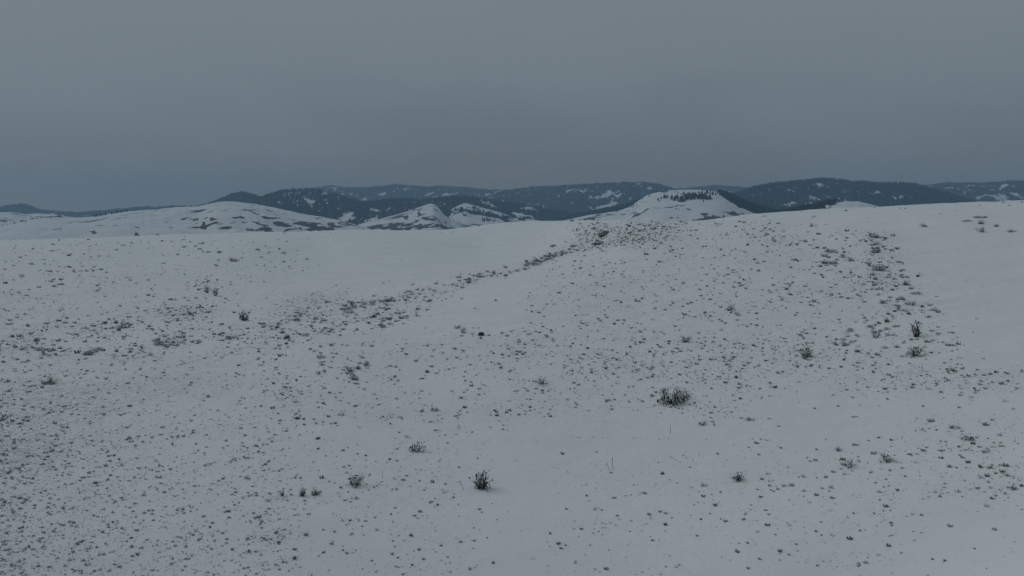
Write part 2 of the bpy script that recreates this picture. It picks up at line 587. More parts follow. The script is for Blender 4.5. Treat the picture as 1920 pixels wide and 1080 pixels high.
mound = ridge('snowy_mound', [(560, 452), (640, 431), (690, 416), (730, 406), (765, 396), (798, 384), (811, 381), (822, 388), (830, 400), (845, 412), (880, 420), (960, 430), (1010, 442)],
    2000, 900, M_hill, [
    (755, 407, 8, 2.6, 5, 1), (786, 400, 5, 7, -8, 1), (782, 405, 6, 3, 0, 1), (802, 410, 11, 3.2, 5, 1), (795, 404, 4, 1.5, 0, 1), (814, 393, 2, 2, 0, .9),
    (725, 426, 30, 3.4, 3, 1), (745, 421, 14, 3.5, 0, 1), (770, 427, 24, 2.6, -4, 1), (797, 421, 14, 2.0, -12, 1), (800, 427, 16, 2.0, -8, 1),
    (822, 424, 12, 3.0, 3, 1), (840, 428, 12, 2, 0, .9), (774, 415, 6, 1.6, 8, 1), (836, 417, 6, 1.2, 30, 1), (690, 428, 16, 2.6, 0, 1), (660, 424, 20, 2, 4, .9)],
    0.1, 151, rough=0.6, gully=0.14, patch=0.2, patch_scale=100, rows=130)
wooded_mound = ridge('snowy_mound', [(800, 440), (826, 418), (838, 402), (848, 391), (862, 384), (872, 380), (885, 384), (900, 388), (930, 396), (955, 404), (985, 409), (1010, 413), (1035, 418), (1080, 432)],
    2400, 800, M_hill, [
    (900, 422, 10, 3.2, -5, 1), (886, 424, 8, 1.4, 0, 1), (840, 405, 7, 8, 20, 1), (858, 393, 5, 3, 0, 1), (880, 397, 12, 3, 15, 1), (900, 400, 14, 4.0, 10, 1), (925, 406, 14, 3.5, 15, 1),
    (945, 412, 14, 3, 10, 1), (965, 416, 12, 2.6, 0, 1), (912, 414, 10, 1, 18, 1), (870, 403, 6, 1.6, 15, 1), (985, 412, 8, 2.2, 10, 1), (955, 407, 10, 2, 5, 1)],
    0.1, 171, rough=0.6, gully=0.12, patch=0.22, patch_scale=80, rows=110)
knob = ridge('snowy_hill', [(1000, 424), (1060, 413), (1100, 404), (1140, 398), (1170, 392), (1185, 385), (1200, 374), (1215, 365), (1245, 358), (1270, 356), (1310, 356), (1338, 358),
    (1360, 364), (1390, 377), (1420, 389), (1450, 398), (1490, 406), (1560, 420)],
    1800, 1000, M_hill, [
    (1375, 375, 34, 4.5, 27, 1), (1405, 388, 36, 6, 24, 1), (1440, 398, 40, 6, 14, 1), (1362, 365, 14, 3, 20, 1), (1385, 387, 10, 2.5, 5, 1),
    (1292, 367, 12, 4.5, 8, 1), (1310, 369, 16, 4.0, 10, 1), (1330, 370, 10, 2.6, 15, 1), (1283, 373, 8, 4, 0, 1), (1248, 359, 8, 1.5, 5, 1), (1271, 361, 4, 1.2, 0, 1),
    (1262, 387, 26, 1.0, -6, 1), (1235, 389, 16, .9, 5, 1), (1207, 396, 11, 2.0, -14, 1), (1195, 402, 8, 2.2, -40, 1), (1190, 400, 6, 1, -20, 1), (1260, 393, 6, 1, 3, 1), (1287, 394, 6, .8, 3, .9),
    (1320, 401, 11, 2.0, 4, 1), (1325, 409, 15, 5, 5, 1), (1318, 412, 10, 4, 10, 1), (1345, 407, 16, 1.6, -4, 1), (1368, 399, 16, 3.8, 3, 1), (1380, 402, 12, 2, 0, 1),
    (1262, 407, 6, 1.8, 0, 1), (1275, 408, 4, 1, 0, .9), (1108, 410, 12, 2.6, 0, 1), (1125, 404, 12, 1.2, -10, 1), (1165, 402, 6, 1.2, -5, 1), (1150, 402, 4, 1.2, 0, 1),
    (1160, 392, 30, 2.6, -14, 1), (1130, 398, 20, 1.6, -14, .9), (1210, 379, 9, .7, -5, .8)],
    0.1, 191, rough=0.4, gully=0.07, patch=0.22, patch_scale=70, rows=170)
white_tip = ridge('snowy_hill', [(1380, 420), (1440, 404), (1480, 397), (1520, 388), (1550, 382), (1575, 379), (1589, 377), (1610, 378), (1630, 382), (1655, 389), (1700, 398), (1760, 415)],
    1500, 600, M_hill, [(1490, 394, 60, 12, -12, .95), (1540, 385, 36, 9, -10, .95), (1487, 392, 7, 2.2, -40, .1), (1475, 396, 4, 3, -10, .1), (1500, 391, 5, 2.5, -20, .1), (1526, 389, 6, 2.6, -20, .1), (1533, 379, 8, 2.5, -25, .1),
    (1548, 388, 9, 1.6, -5, .1), (1572, 386, 5, 2.6, 0, .2), (1512, 386, 6, 1.6, -30, .1), (1508, 380, 3, 1.2, 0, .1)], 0.08, 211, gully=0.05, rows=80)

# forested mountains
FM = []
CLEAR = 0.0


def mountain(*a, **k):
    R = ridge(*a, **k)
    R.n = 0
    FM.append(R)
    return R


m1 = mountain('forested_mountain', [(330, 400), (390, 384), (415, 374), (432, 367), (455, 361), (472, 366), (490, 372), (520, 384), (570, 400), (620, 415)],
    3400, 900, M_mount, [], 0.95, 301, mottle=0.08, patch=0.25, rows=60)
m2 = mountain('forested_mountain', [(420, 402), (460, 384), (490, 371), (510, 363), (540, 358), (580, 357), (600, 359), (630, 366), (660, 375), (700, 386), (760, 398), (830, 412)],
    3000, 1000, M_mount, [(560, 370, 40, 10, 0, .62), (578, 376, 14, 3, 20, .35), (540, 366, 12, 3, 0, .55), (590, 385, 12, 2, 10, .5), (545, 392, 60, 7, 8, 1)], 0.92, 321, mottle=0.16, patch=0.3, patch_scale=90, rows=90)
m3 = mountain('forested_mountain', [(500, 376), (560, 361), (590, 354), (620, 349), (640, 352), (680, 353), (715, 350), (740, 346), (770, 349), (800, 351), (830, 349), (870, 352), (900, 355), (950, 358), (1000, 361), (1060, 366), (1140, 376)],
    5500, 1250, M_mount, [(745, 361, 3, 2, 0, .1), (803, 362, 12, 2, -10, .2), (798, 366, 5, 3, 0, .4), (842, 363, 10, 3, 0, .15), (840, 370, 6, 2.6, 0, .25), (855, 363, 5, 2, 0, .2), (890, 372, 3, 1.5, 0, .2), (885, 366, 12, 2, 5, .6), (814, 372, 2, 2, 0, .3)],
    0.98, 341, mottle=0.06, gully=0.3, patch=0.35, patch_scale=130, rows=110)
m4 = mountain('forested_mountain', [(470, 412), (540, 398), (620, 388), (680, 380), (740, 376), (800, 376), (850, 370), (890, 372), (930, 378), (980, 386), (1040, 397), (1120, 408), (1200, 420)],
    2800, 900, M_mount, [(915, 382, 14, 3.5, 28, .1), (905, 377, 6, 2, 20, .2), (650, 408, 16, 6, -30, .15), (656, 400, 5, 3, -30, .2), (692, 411, 14, 2.6, -18, .15), (703, 393, 4, 4, -40, .2), (702, 405, 4, 1, 0, .2), (995, 392, 16, 4.0, 14, .1),
    (1006, 397, 8, 2, 20, .15), (972, 402, 12, 4, 8, .1), (985, 405, 10, 2.5, 15, .15), (618, 399, 2, 1, 0, .2), (665, 415, 8, 1.6, -8, .15)],
    0.97, 361, mottle=-0.02, gully=0.25, patch=0.28, patch_scale=90, rows=100)
m5 = mountain('forested_mountain', [(840, 392), (900, 374), (950, 358), (1000, 351), (1050, 350), (1080, 347), (1120, 346), (1160, 344), (1200, 343), (1230, 345), (1250, 350), (1270, 356), (1310, 366), (1380, 384), (1450, 402)],
    4500, 1500, M_mount, [(1088, 358, 22, 1.3, 4, .2), (1070, 358.5, 7, 1.2, -8, .1), (1092, 362, 5, 2, 0, .5), (1143, 360, 4, 4, -40, .3), (1118, 351, 5, 1.6, 0, .2), (1160, 344.5, 10, 1.8, 0, .2), (1005, 382, 6, 3, -40, .35),
    (980, 370, 12, 5, 0, .66), (1030, 372, 22, 10, -20, .72), (1040, 385, 20, 8, 0, .78), (1135, 386, 12, 3.5, -20, .25), (1150, 380, 12, 3, -20, .3), (1128, 390, 8, 2, -10, .3), (1184, 374, 6, 2.2, -15, .2), (1106, 402, 8, 2, -30, .15)],
    0.97, 381, mottle=0.07, gully=0.3, patch=0.32, patch_scale=110, rows=120)
m6 = mountain('forested_mountain', [(1160, 366), (1220, 362), (1280, 354), (1340, 349), (1380, 351), (1410, 356), (1440, 366), (1500, 380), (1580, 395)],
    5600, 1200, M_mount, [], 0.97, 401, patch=0.3, rows=60)
m7 = mountain('forested_mountain', [(1290, 396), (1340, 380), (1395, 358), (1420, 350), (1450, 345), (1500, 341), (1530, 338), (1555, 337), (1580, 340), (1600, 345), (1620, 343), (1640, 346), (1680, 345), (1710, 346), (1740, 353), (1770, 362), (1800, 372), (1840, 384), (1900, 400)],
    3300, 1100, M_mount, [(1480, 357, 7, 2.6, 0, .3), (1514, 355, 6, 2.2, 0, .35), (1411, 368, 5, 3.5, -40, .45), (1550, 369, 8, 2, 0, .3), (1575, 371, 5, 1.5, 0, .3), (1647, 362, 4, 2.2, 0, .35), (1658, 371, 2.5, 3.5, 0, .35), (1687, 371, 5, 3, -10, .25),
    (1606, 371, 5, 1.5, 0, .5), (1643, 350, 3, 1.2, 0, .5)], 0.99, 421, mottle=-0.04, gully=0.28, patch=0.3, patch_scale=90, rows=110)
m8 = mountain('forested_mountain', [(1640, 366), (1700, 352), (1740, 348), (1780, 344), (1830, 344), (1870, 343), (1900, 340), (1920, 339), (2000, 337), (2110, 350)],
    5200, 1300, M_mount, [(1882, 349, 9, 3.5, -30, .2), (1900, 350, 5, 2, 0, .3), (1862, 356, 8, 3, -30, .45), (1845, 366, 8, 4, -30, .45), (1838, 371, 6, 3, 0, .4), (1800, 372, 14, 2.6, 0, .3), (1805, 376, 10, 2, 0, .35), (1814, 360, 14, 1.8, -18, .5), (1785, 348, 12, 2, 0, .6), (1860, 350, 12, 2, -8, .6)],
    0.93, 441, mottle=0.12, gully=0.3, patch=0.42, patch_scale=110, rows=90)
m9 = mountain('forested_mountain', [(-190, 388), (-120, 386), (0, 389), (20, 387), (45, 383), (60, 389), (80, 396), (120, 399), (150, 400), (190, 397), (240, 392), (280, 389), (330, 388), (380, 392), (460, 405)],
    4700, 800, M_mount, [], 0.95, 461, patch=0.2, rows=50)
m10 = mountain('forested_mountain', [(1020, 430), (1050, 412), (1090, 402), (1140, 392), (1180, 383), (1210, 371), (1240, 362), (1290, 359), (1330, 362), (1370, 374), (1420, 392), (1480, 410)],
    2300, 500, M_mount, [], 1.0, 481, patch=0.1, rows=40)


# ------------------------------------------------------------------ conifer forest on the mountains (nobody could count it)
def cone_tree(sides, tiers, seed):
    r_ = np.random.default_rng(seed)
    V, Fc = [], []
    for k in range(tiers):
        z0 = 0.12 + 0.6 * k / tiers
        z1 = min(1.0, z0 + 0.62 - 0.12 * k)
        if k == tiers - 1:
            z1 = 1.0
        rad = 0.24 * (1 - 0.62 * k / tiers)
        b0 = len(V)
        ph = r_.random() * 6
        for i in range(sides):
            q = ph + 2 * math.pi * i / sides
            rr = rad * (0.75 + 0.5 * r_.random())
            V.append((rr * math.cos(q), rr * math.sin(q), z0 - 0.05 * r_.random()))
        V.append((0.02 * r_.normal(), 0.02 * r_.normal(), z1))
        for i in range(sides):
            Fc.append((b0 + i, b0 + (i + 1) % sides, b0 + sides))
    return np.array(V), np.array(Fc)


def scatter(protos, pos, size, yaw, squash=None):
    """many small copies merged into one mesh"""
    VV, FF, base, owner = [], [], 0, []
    which = rng.integers(0, len(protos), len(pos))
    for k, (pv, pf) in enumerate(protos):
        idx = np.nonzero(which == k)[0]
        if not len(idx):
            continue
        c, s_ = np.cos(yaw[idx])[:, None], np.sin(yaw[idx])[:, None]
        sz = size[idx][:, None]
        sh = sz if squash is None else sz * squash[idx][:, None]
        x = pv[:, 0] * c - pv[:, 1] * s_
        y = pv[:, 0] * s_ + pv[:, 1] * c
        v = np.stack([x * sz, y * sz, pv[:, 2] * sh], 2) + pos[idx][:, None, :]
        m = len(pv)
        f = pf[None] + (np.arange(len(idx)) * m)[:, None, None] + base
        VV.append(v.reshape(-1, 3))
        FF.append(f.reshape(-1, pf.shape[1]))
        owner.append(np.repeat(idx, m))
        base += m * len(idx)
    return np.concatenate(VV), np.concatenate(FF), np.concatenate(owner)


tp, ts = [], []
for R in FM:
    span = (R.X[-1, R.rows - 1] - R.X[0, R.rows - 1])
    vis = max(40.0, 420 - R.Y[:, R.rows - 1].min())
    cnt = int(span * vis * 0.42)
    na, nr = R.x.shape
    fi = rng.random(cnt) * (na - 1.001)
    fj = rng.random(cnt) ** 0.8 * (R.rows + 3)
    i, j = fi.astype(int), fj.astype(int)
    u, v = fi - i, fj - j

    def bl(A):
        return (A[i, j] * (1 - u) + A[i + 1, j] * u) * (1 - v) + (A[i, j + 1] * (1 - u) + A[i + 1, j + 1] * u) * v
    keep = bl(R.c) > 0.50 + 0.42 * rng.random(cnt)
    p = np.c_[bl(R.x), bl(R.y), bl(R.z) - 1.0][keep]
    tp.append(p)
    ts.append((6.5 + 8.5 * rng.random(len(p))) * (0.8 if R.D < 2600 else 1.0))
# the wooded side of the knob and small thickets on the snowy mounds
for R, cnt, lo in ((knob, 26000, 0.75), (wooded_mound, 9000, 0.7), (white_tip, 9000, 0.75)):
    na, nr = R.x.shape
    fi = rng.random(cnt) * (na - 1.001)
    fj = R.rows * (0.35 + 0.66 * rng.random(cnt))
    i, j = fi.astype(int), fj.astype(int)
    keep = R.c[i, j] > lo
    if R is knob:
        keep &= (R.X[i, j] > 1335) & (R.Y[i, j] < 402) & ((R.X[i, j] - 1335) * 0.55 + 352 > R.Y[i, j] - 8)
    if R is wooded_mound:
        keep &= R.Y[i, j] < 414
    p = np.c_[R.x[i, j], R.y[i, j], R.z[i, j] - 0.5][keep]
    p[:, :2] += rng.normal(0, 2.5, (len(p), 2))
    tp.append(p)
    ts.append(5 + 6 * rng.random(len(p)))
tp = np.concatenate(tp)
ts = np.concatenate(ts)
v, f, _ = scatter([cone_tree(5, 2, k) for k in range(5)], tp, ts, rng.random(len(tp)) * 6.3)
forest = link('conifer_forest', mesh_from('conifer_forest', v, f, M_needle, smooth=False), kind='stuff')
print('forest trees', len(tp))


# ------------------------------------------------------------------ single pines on the snowy hills
def pine_meshes(seed):
    v, f = cone_tree(8, 4, 900 + seed)
    crown = mesh_from('pine_crown', v, f, M_needle, smooth=False)
    q = np.array([(0.022 * math.cos(k * 2.0944), 0.022 * math.sin(k * 2.0944), z) for z in (-0.06, 0.4) for k in range(3)])
    ff = np.array([(k, (k + 1) % 3, 3 + (k + 1) % 3, 3 + k) for k in range(3)])
    trunk = mesh_from('pine_trunk', q, ff, M_bark)
    return crown, trunk


PINES = [pine_meshes(k) for k in range(5)]


def on_ridge(R, px, py):
    d = (R.X[:, :R.rows + 1] - px) ** 2 + ((R.Y[:, :R.rows + 1] - py) * 1.5) ** 2
    k = np.unravel_index(np.argmin(d), d.shape)
    return R.x[k], R.y[k], R.z[k]


def plant_pine(R, px, py, hpx, label, group):
    x, y, z = on_ridge(R, px, py)
    k = random.randrange(5)
    h = hpx * R.D / F
    o = link('pine_tree', None, label=label, cat='tree', group=group, loc=(x, y, z))
    o.rotation_euler = (0, 0, random.random() * 6.28)
    wd = random.uniform(0.9, 1.5)
    o.scale = (h * wd, h * wd, h)
    link('trunk', PINES[k][1], o)
    link('crown', PINES[k][0], o)
    return o


def pines(R, spots, label, group):
    for (px, py, h) in spots:
        plant_pine(R, px, py, h, label, group)


def row(x0, y0, x1, y1, n_, h, jx=2.0, jy=1.0):
    return [(x0 + (x1 - x0) * (k + 0.5) / n_ + random.gauss(0, jx), y0 + (y1 - y0) * (k + 0.5) / n_ + random.gauss(0, jy), h * random.uniform(0.5, 1.25)) for k in range(n_)]


plant_pine(knob, 1217, 369, 5, 'lone small dark pine on the upper left edge of the flat-topped snowy hill', None)
plant_pine(knob, 1319, 378.5, 4, 'lone tiny pine standing just below the tree belt of the flat-topped snowy hill', None)
pines(knob, [(1234, 376, 5), (1239, 374, 5), (1246, 372, 8), (1249, 373, 7), (1252, 370, 5), (1259, 374, 8), (1261, 372, 5), (1237, 379, 3), (1265, 377, 8), (1268, 373, 7)],
      'small dark pine in the loose left end of the tree belt on the flat-topped hill', 'pines in the loose left end of the belt')
pines(knob, row(1270, 374, 1330, 372, 38, 7, 2, 3.0) + row(1278, 366, 1325, 370, 18, 6, 2, 1.2),
      'dark pine in the dense middle of the tree belt on the flat-topped hill', 'pines in the dense middle of the belt')
pines(knob, [(1310, 363, 5), (1316, 362, 6), (1324, 363, 5), (1327, 364, 6), (1331, 364, 7), (1335, 366, 6), (1338, 365, 6), (1342, 366, 5), (1321, 366, 5), (1326, 361, 5), (1333, 373, 5), (1345, 363, 5)],
      'small pine dotted below the right rim of the flat hilltop', 'pines below the right rim of the hilltop')
pines(knob, row(1225, 361, 1255, 359, 14, 4, 2, .8) + row(1255, 356, 1280, 355.5, 9, 2.5, 2, .4) + row(1305, 356, 1345, 358, 12, 2.5, 2, .4),
      'tiny pine along the rim of the flat hilltop against the mountains', 'pines along the flat hilltop rim')
pines(knob, row(1150, 396, 1195, 384, 16, 5, 2, 1.5) + row(1195, 379, 1212, 366, 6, 3.5, 1, 1),
      'pine in the ragged row down the left shoulder of the flat-topped hill', 'pines down the left shoulder of the hill')
pines(left_hill, row(320, 388, 362, 387.5, 18, 3, 1.5, .4), 'tiny tree in the dark strip on the crest of the long snowy hill', 'trees in the crest strip of the long hill')
pines(left_hill, row(390, 384, 404, 379, 8, 4, 1, .6), 'tiny tree in the clump just left of the long snowy hill summit', 'trees in the clump beside the summit')
pines(left_hill, row(175, 407, 240, 396, 26, 4, 2, .6), 'dark tree in the sloping row on the low left crest of the long snowy hill', 'trees on the low left crest')
pines(left_hill, row(4, 424, 72, 409.5, 16, 3, 3, .6) + row(76, 408, 116, 407.5, 14, 3, 2, .5), 'small dark tree in the broken line at the far left of the snowy hills', 'trees in the broken line at far left')
pines(left_hill, row(562, 402, 580, 404, 6, 3, 1, .5), 'tiny tree dotted on the right flank of the long snowy hill', 'trees on the right flank of the long hill')
pines(wooded_mound, row(845, 396, 872, 388, 10, 4, 3, 2) + row(875, 392, 915, 402, 22, 4, 3, 3) + row(905, 398, 950, 408, 14, 4, 3, 2) + row(865, 402, 885, 404, 6, 3.5, 2, 1.5),
      'small pine scattered over the wooded snowy mound in the middle', 'pines over the wooded mound')


# ------------------------------------------------------------------ rocks
def rock_mesh(seed, sx, sy, sz, sub=4, layers=0.0):
    import bmesh
    bm = bmesh.new()
    bmesh.ops.create_icosphere(bm, subdivisions=sub, radius=1.0)
    co = np.array([v.co[:] for v in bm.verts])
    nrm = 0.34 * fbm(co[:, 0] * 1.4 + seed, co[:, 1] * 1.4 + co[:, 2] * 1.9, seed, 4) + 0.22 * np.abs(fbm(co[:, 0] * 3 + 5, co[:, 2] * 4 + co[:, 1] * 2, seed + 3, 3))
    co = co * (1 + nrm)[:, None]
    if layers:
        q = np.round(co[:, 2] / layers) * layers
        co[:, 2] = 0.75 * q + 0.25 * co[:, 2]
        co[:, :2] *= (1 + 0.18 * np.sin(co[:, 2:3] * 9 + seed))
    co *= (sx, sy, sz)
    for v, c_ in zip(bm.verts, co):
        v.co = c_
    me = bpy.data.meshes.new('rock')
    bm.to_mesh(me)
    bm.free()
    me.materials.append(M_rock)
    return me


def spot(px, py):
    x, y, z, r = ground_at(np.array([float(px)]), np.array([float(py)]))
    return float(x[0]), float(y[0]), float(z[0]), float(r[0])


def rock(name, px, py, wpx, hpx, seed, label, cat='rock', layers=0.0, group=None, deep=1.3):
    x, y, z, r = spot(px, py)
    w_, h_ = wpx * r / F / 2, hpx * r / F / 2
    o = link(name, rock_mesh(seed, w_, w_ * 0.7, h_ * deep, 4, layers), label=label, cat=cat, group=group, loc=(x, y, z + h_ * 0.45))
    o.rotation_euler = (0, 0, -math.atan2(x, y))
    return o


rock('boulder', 902, 629, 11, 8, 3, 'lone dark boulder with a spot of snow standing out at the centre of the slope')
rock('rock_outcrop', 1131, 443, 17, 8, 11, 'upper brown rock outcrop breaking through the snow of the knoll', layers=0.3)
rock('rock_outcrop', 1138, 438, 9, 6, 14, 'small dark rounded rock on top of the upper outcrop of the knoll')
rock('rock_outcrop', 1126, 457, 19, 5, 17, 'lower long brown rock ledge under the knoll outcrop', layers=0.3)
rock('rock_outcrop', 1118, 459, 9, 5, 19, 'short dark broken rock at the left end of the lower ledge')


# ------------------------------------------------------------------ shrubs
def tube(V, Fc, pts, rads, sides=4):
    base = len(V)
    for k, (p, r_) in enumerate(zip(pts, rads)):
        a = pts[min(k + 1, len(pts) - 1)] - pts[max(k - 1, 0)]
        a = a / (np.linalg.norm(a) + 1e-9)
        u = np.cross(a, (0.3, 0.9, 0.2))
        u /= np.linalg.norm(u) + 1e-9
        w_ = np.cross(a, u)
        for i in range(sides):
            q = 2 * math.pi * i / sides
            V.append(p + r_ * (math.cos(q) * u + math.sin(q) * w_))
    for k in range(len(pts) - 1):
        for i in range(sides):
            b0, b1 = base + k * sides, base + (k + 1) * sides
            Fc.append((b0 + i, b0 + (i + 1) % sides, b1 + (i + 1) % sides, b1 + i))


def shrub_meshes(seed, stems=9, spread=0.9, height=0.8, forks=3, leaf=220, leaf_size=0.05, thick=0.018, arch=0.5, snow=30, open_=False, leaf_r=0.07):
    """a shrub about one unit wide: woody stems that fork, twigs, small leaf clumps at the tips, bits of snow lodged on top"""
    g = np.random.default_rng(seed)
    V, Fc, tips = [], [], []

    def grow(p, d, ln, r_, depth):
        pts = [p]
        k = 4
        for i in range(k):
            d = d + g.normal(0, 0.22, 3) + np.array((0, 0, -arch * 0.16 * (1 if depth else 0.5)))
            d = d / np.linalg.norm(d)
            pts.append(pts[-1] + d * ln / k)
        rads = [r_ * (1 - 0.6 * i / k) for i in range(k + 1)]
        tube(V, Fc, pts, rads)
        if depth > 0:
            for q in range(g.integers(2, 4)):
                i = g.integers(1, k + 1)
                nd = d + g.normal(0, 0.55, 3)
                nd[2] = abs(nd[2]) * 0.8
                grow(pts[i], nd / np.linalg.norm(nd), ln * g.uniform(0.45, 0.7), rads[i] * 0.7, depth - 1)
        tips.extend(pts[2:] if depth == 0 else pts[4:])
    for s_ in range(stems):
        q = 2 * math.pi * (s_ + g.random()) / stems
        e = g.uniform(0.25, 1.0)
        d = np.array((math.cos(q) * spread * e, math.sin(q) * spread * e, height * g.uniform(0.6, 1.1)))
        grow(np.array((0.05 * math.cos(q), 0.05 * math.sin(q), -0.04)), d / np.linalg.norm(d), 0.32 * g.uniform(0.7, 1.2), thick, forks - 1)
    V = np.array(V)
    tips = np.array(tips)
    tips[:, 2] = np.maximum(tips[:, 2], 0.02)
    ext = np.percentile(np.abs(V[:, :2]), 98)
    k = 0.5 / ext

    def leaves(n_, size, spread_, up, mat, name):
        c = tips[g.integers(0, len(tips), n_)] + g.normal(0, spread_, (n_, 3)) + (0, 0, up)
        a = g.normal(0, 1, (n_, 3))
        b_ = g.normal(0, 1, (n_, 3))
        a /= np.linalg.norm(a, axis=1)[:, None]
        b_ -= (a * b_).sum(1)[:, None] * a
        b_ /= np.linalg.norm(b_, axis=1)[:, None]
        sz = size * g.uniform(0.5, 1.3, n_)[:, None]
        q = np.stack([c - a * sz, c + b_ * sz * 0.45, c + a * sz, c - b_ * sz * 0.45], 1).reshape(-1, 3)
        q[:, 2] = np.maximum(q[:, 2], -0.03)
        return mesh_from(name, q * k, np.arange(n_ * 4).reshape(-1, 4), mat, smooth=False)
    out = [('branches', mesh_from('shrub_branches', V * k, Fc, M_twig))]
    if leaf:
        out.append(('foliage', leaves(leaf, leaf_size, leaf_r, 0.0, M_leaf, 'shrub_foliage')))
    if snow:
        out.append(('snow_clumps', leaves(int(snow * 1.8), leaf_size * 1.2, 0.04, 0.03, M_frost, 'shrub_snow')))
    return out


DENSE = [shrub_meshes(20 + k, 11, 0.9, 0.8, 3, 230, 0.05, 0.016, 0.5, 70) for k in range(4)]
OPEN = [shrub_meshes(40 + k, 7, 1.0, 0.9, 3, 90, 0.05, 0.02, 0.3, 25) for k in range(4)]
SPIKY = [shrub_meshes(60 + k, 16, 0.8, 1.1, 2, 120, 0.05, 0.018, 0.0, 20) for k in range(3)]
LOW = [shrub_meshes(80 + k, 10, 1.2, 0.35, 2, 170, 0.06, 0.016, 0.6, 60) for k in range(3)]
PALE = [shrub_meshes(100 + k, 9, 0.9, 0.7, 3, 100, 0.05, 0.013, 0.4, 150) for k in range(3)]
BARE = [shrub_meshes(120 + k, 5, 0.9, 1.3, 3, 26, 0.045, 0.034, 0.0, 10) for k in range(2)]
BIG = [shrub_meshes(140, 18, 1.1, 0.9, 3, 300, 0.04, 0.022, 0.75, 110, leaf_r=0.05)]
KIND = dict(dense=DENSE, open=OPEN, spiky=SPIKY, low=LOW, pale=PALE, bare=BARE, big=BIG)
N_SHRUB = 0


def shrub(kind, px, py, wpx, label, group=None, tall=1.0, name='sagebrush', cat='shrub'):
    """px, py is the shrub's foot in the photograph's frame; it stands on the hillside there"""
    global N_SHRUB
    x, y, z, r = spot(px, py)
    if not np.isfinite(r):
        return None
    parts = random.choice(KIND[kind])
    o = link(name, None, label=label, cat=cat, group=group, loc=(x, y, z - 0.02))
    w_ = wpx * r / F
    o.scale = (w_, w_, w_ * tall * 1.5)
    o.rotation_euler = (0, 0, random.random() * 6.28)
    for pn, me in parts:
        link(pn, me, o)
    N_SHRUB += 1
    return o


# shrubs one can single out
shrub('big', 1264, 756, 46, 'largest dark shrub on the snow, arching twigs, right of centre', tall=1.3)
shrub('open', 1281, 748, 24, 'smaller upright shrub grown into the right side of the largest shrub', tall=1.1)
shrub('spiky', 903, 915, 30, 'dark spiky shrub with upright branches at the bottom centre', tall=1.05)
shrub('bare', 1719, 632, 24, 'forked bare dark shrub standing on the right-hand slope', tall=1.2, cat='dead shrub', name='bare_shrub')
shrub('open', 1716, 668, 30, 'loose twiggy shrub just below the forked bare shrub on the right', tall=0.8)
shrub('dense', 1511, 669, 22, 'dense dark round shrub left of the forked bare shrub', tall=1.1)
shrub('bare', 389, 549, 10, 'taller left of two little bare trees on the left slope', tall=1.6, cat='dead shrub', name='bare_shrub')
shrub('bare', 404, 555, 12, 'right of two little bare trees on the left slope', tall=1.3, cat='dead shrub', name='bare_shrub')
shrub('spiky', 457, 601, 16, 'dark spiky shrub at the upper edge of the shrub-filled draw, left side', tall=1.0)
shrub('dense', 93, 719, 22, 'dark compact shrub at far left above the streaky thin snow', tall=0.55)
shrub('open', 783, 845, 26, 'medium twiggy shrub above and left of the bottom-centre spiky shrub', tall=0.8)
shrub('spiky', 667, 910, 27, 'bushy grey spiky shrub near the bottom edge, left of centre', tall=0.85)
shrub('spiky', 1385, 900, 24, 'radiating spiky shrub near the bottom, right of the pale stalks', tall=0.7)
shrub('low', 1407, 788, 14, 'low dark double shrub below and right of the largest shrub', tall=0.8)
shrub('dense', 1817, 825, 17, 'dark round shrub in the lower right, highest of its scatter', tall=0.9)
shrub('open', 1662, 864, 24, 'wide twiggy shrub low on the right, paler than its neighbours', tall=0.7)
shrub('open', 1593, 877, 22, 'twiggy shrub with a dark foot, low on the right beside the wide twiggy shrub', tall=0.9)
shrub('dense', 1901, 918, 12, 'black compact shrub in the lower right corner', tall=0.8)
shrub('dense', 1856, 878, 8, 'small black tuft above the lower right corner shrub', tall=1.0)
shrub('dense', 1833, 916, 9, 'small black tuft left of the lower right corner shrub', tall=0.8)
shrub('dense', 1847, 849, 8, 'small dark tuft just right of and below the dark round lower-right shrub', tall=0.8)
shrub('low', 1604, 835, 10, 'small black low tuft in the open snow low on the right', tall=0.8)
shrub('low', 1603, 782, 10, 'solitary black sprig on clean snow right of the largest shrub', tall=0.5)
shrub('low', 1792, 802, 16, 'arched dark low shrub in the open snow on the far right', tall=0.5)
shrub('open', 655, 696, 18, 'left shrub of the dark cluster on the middle left slope', tall=0.7)
shrub('dense', 672, 692, 14, 'right shrub of the dark cluster on the middle left slope', tall=0.9)
shrub('open', 663, 712, 15, 'middle lower shrub of the dark cluster on the middle left slope', tall=1.1)
shrub('low', 668, 720, 11, 'bottom shrub of the dark cluster on the middle left slope', tall=0.7)
shrub('open', 1370, 582, 17, 'broad twiggy shrub midway up the hill right of centre', tall=0.8)
shrub('pale', 868, 624, 14, 'pale frosted shrub left of the lone dark boulder', tall=0.9)
shrub('pale', 858, 615, 12, 'smaller pale shrub up-slope of the frosted shrub by the boulder', tall=0.6)
shrub('spiky', 1285, 641, 18, 'fan-shaped grassy shrub in the middle of the lower hill', tall=0.7)
shrub('dense', 438, 490, 14, 'dark oval shrub high on the left slope', tall=0.7)
shrub('dense', 412, 474, 9, 'small dark shrub up-slope and left of the dark oval shrub', tall=0.8)
shrub('dense', 1073, 415, 7, 'small dark round bush standing on the snow skyline left of the knoll', tall=1.1)
shrub('low', 1558, 472, 20, 'top shrub of the ring of dark shrubs on the upper right hill', tall=0.6)
shrub('dense', 1547, 481, 12, 'left shrub of the ring of dark shrubs on the upper right hill', tall=0.7)
shrub('dense', 1546, 494, 12, 'lower left shrub of the ring of dark shrubs on the upper right hill', tall=0.7)
shrub('low', 1563, 495, 20, 'bottom shrub of the ring of dark shrubs on the upper right hill', tall=0.6)
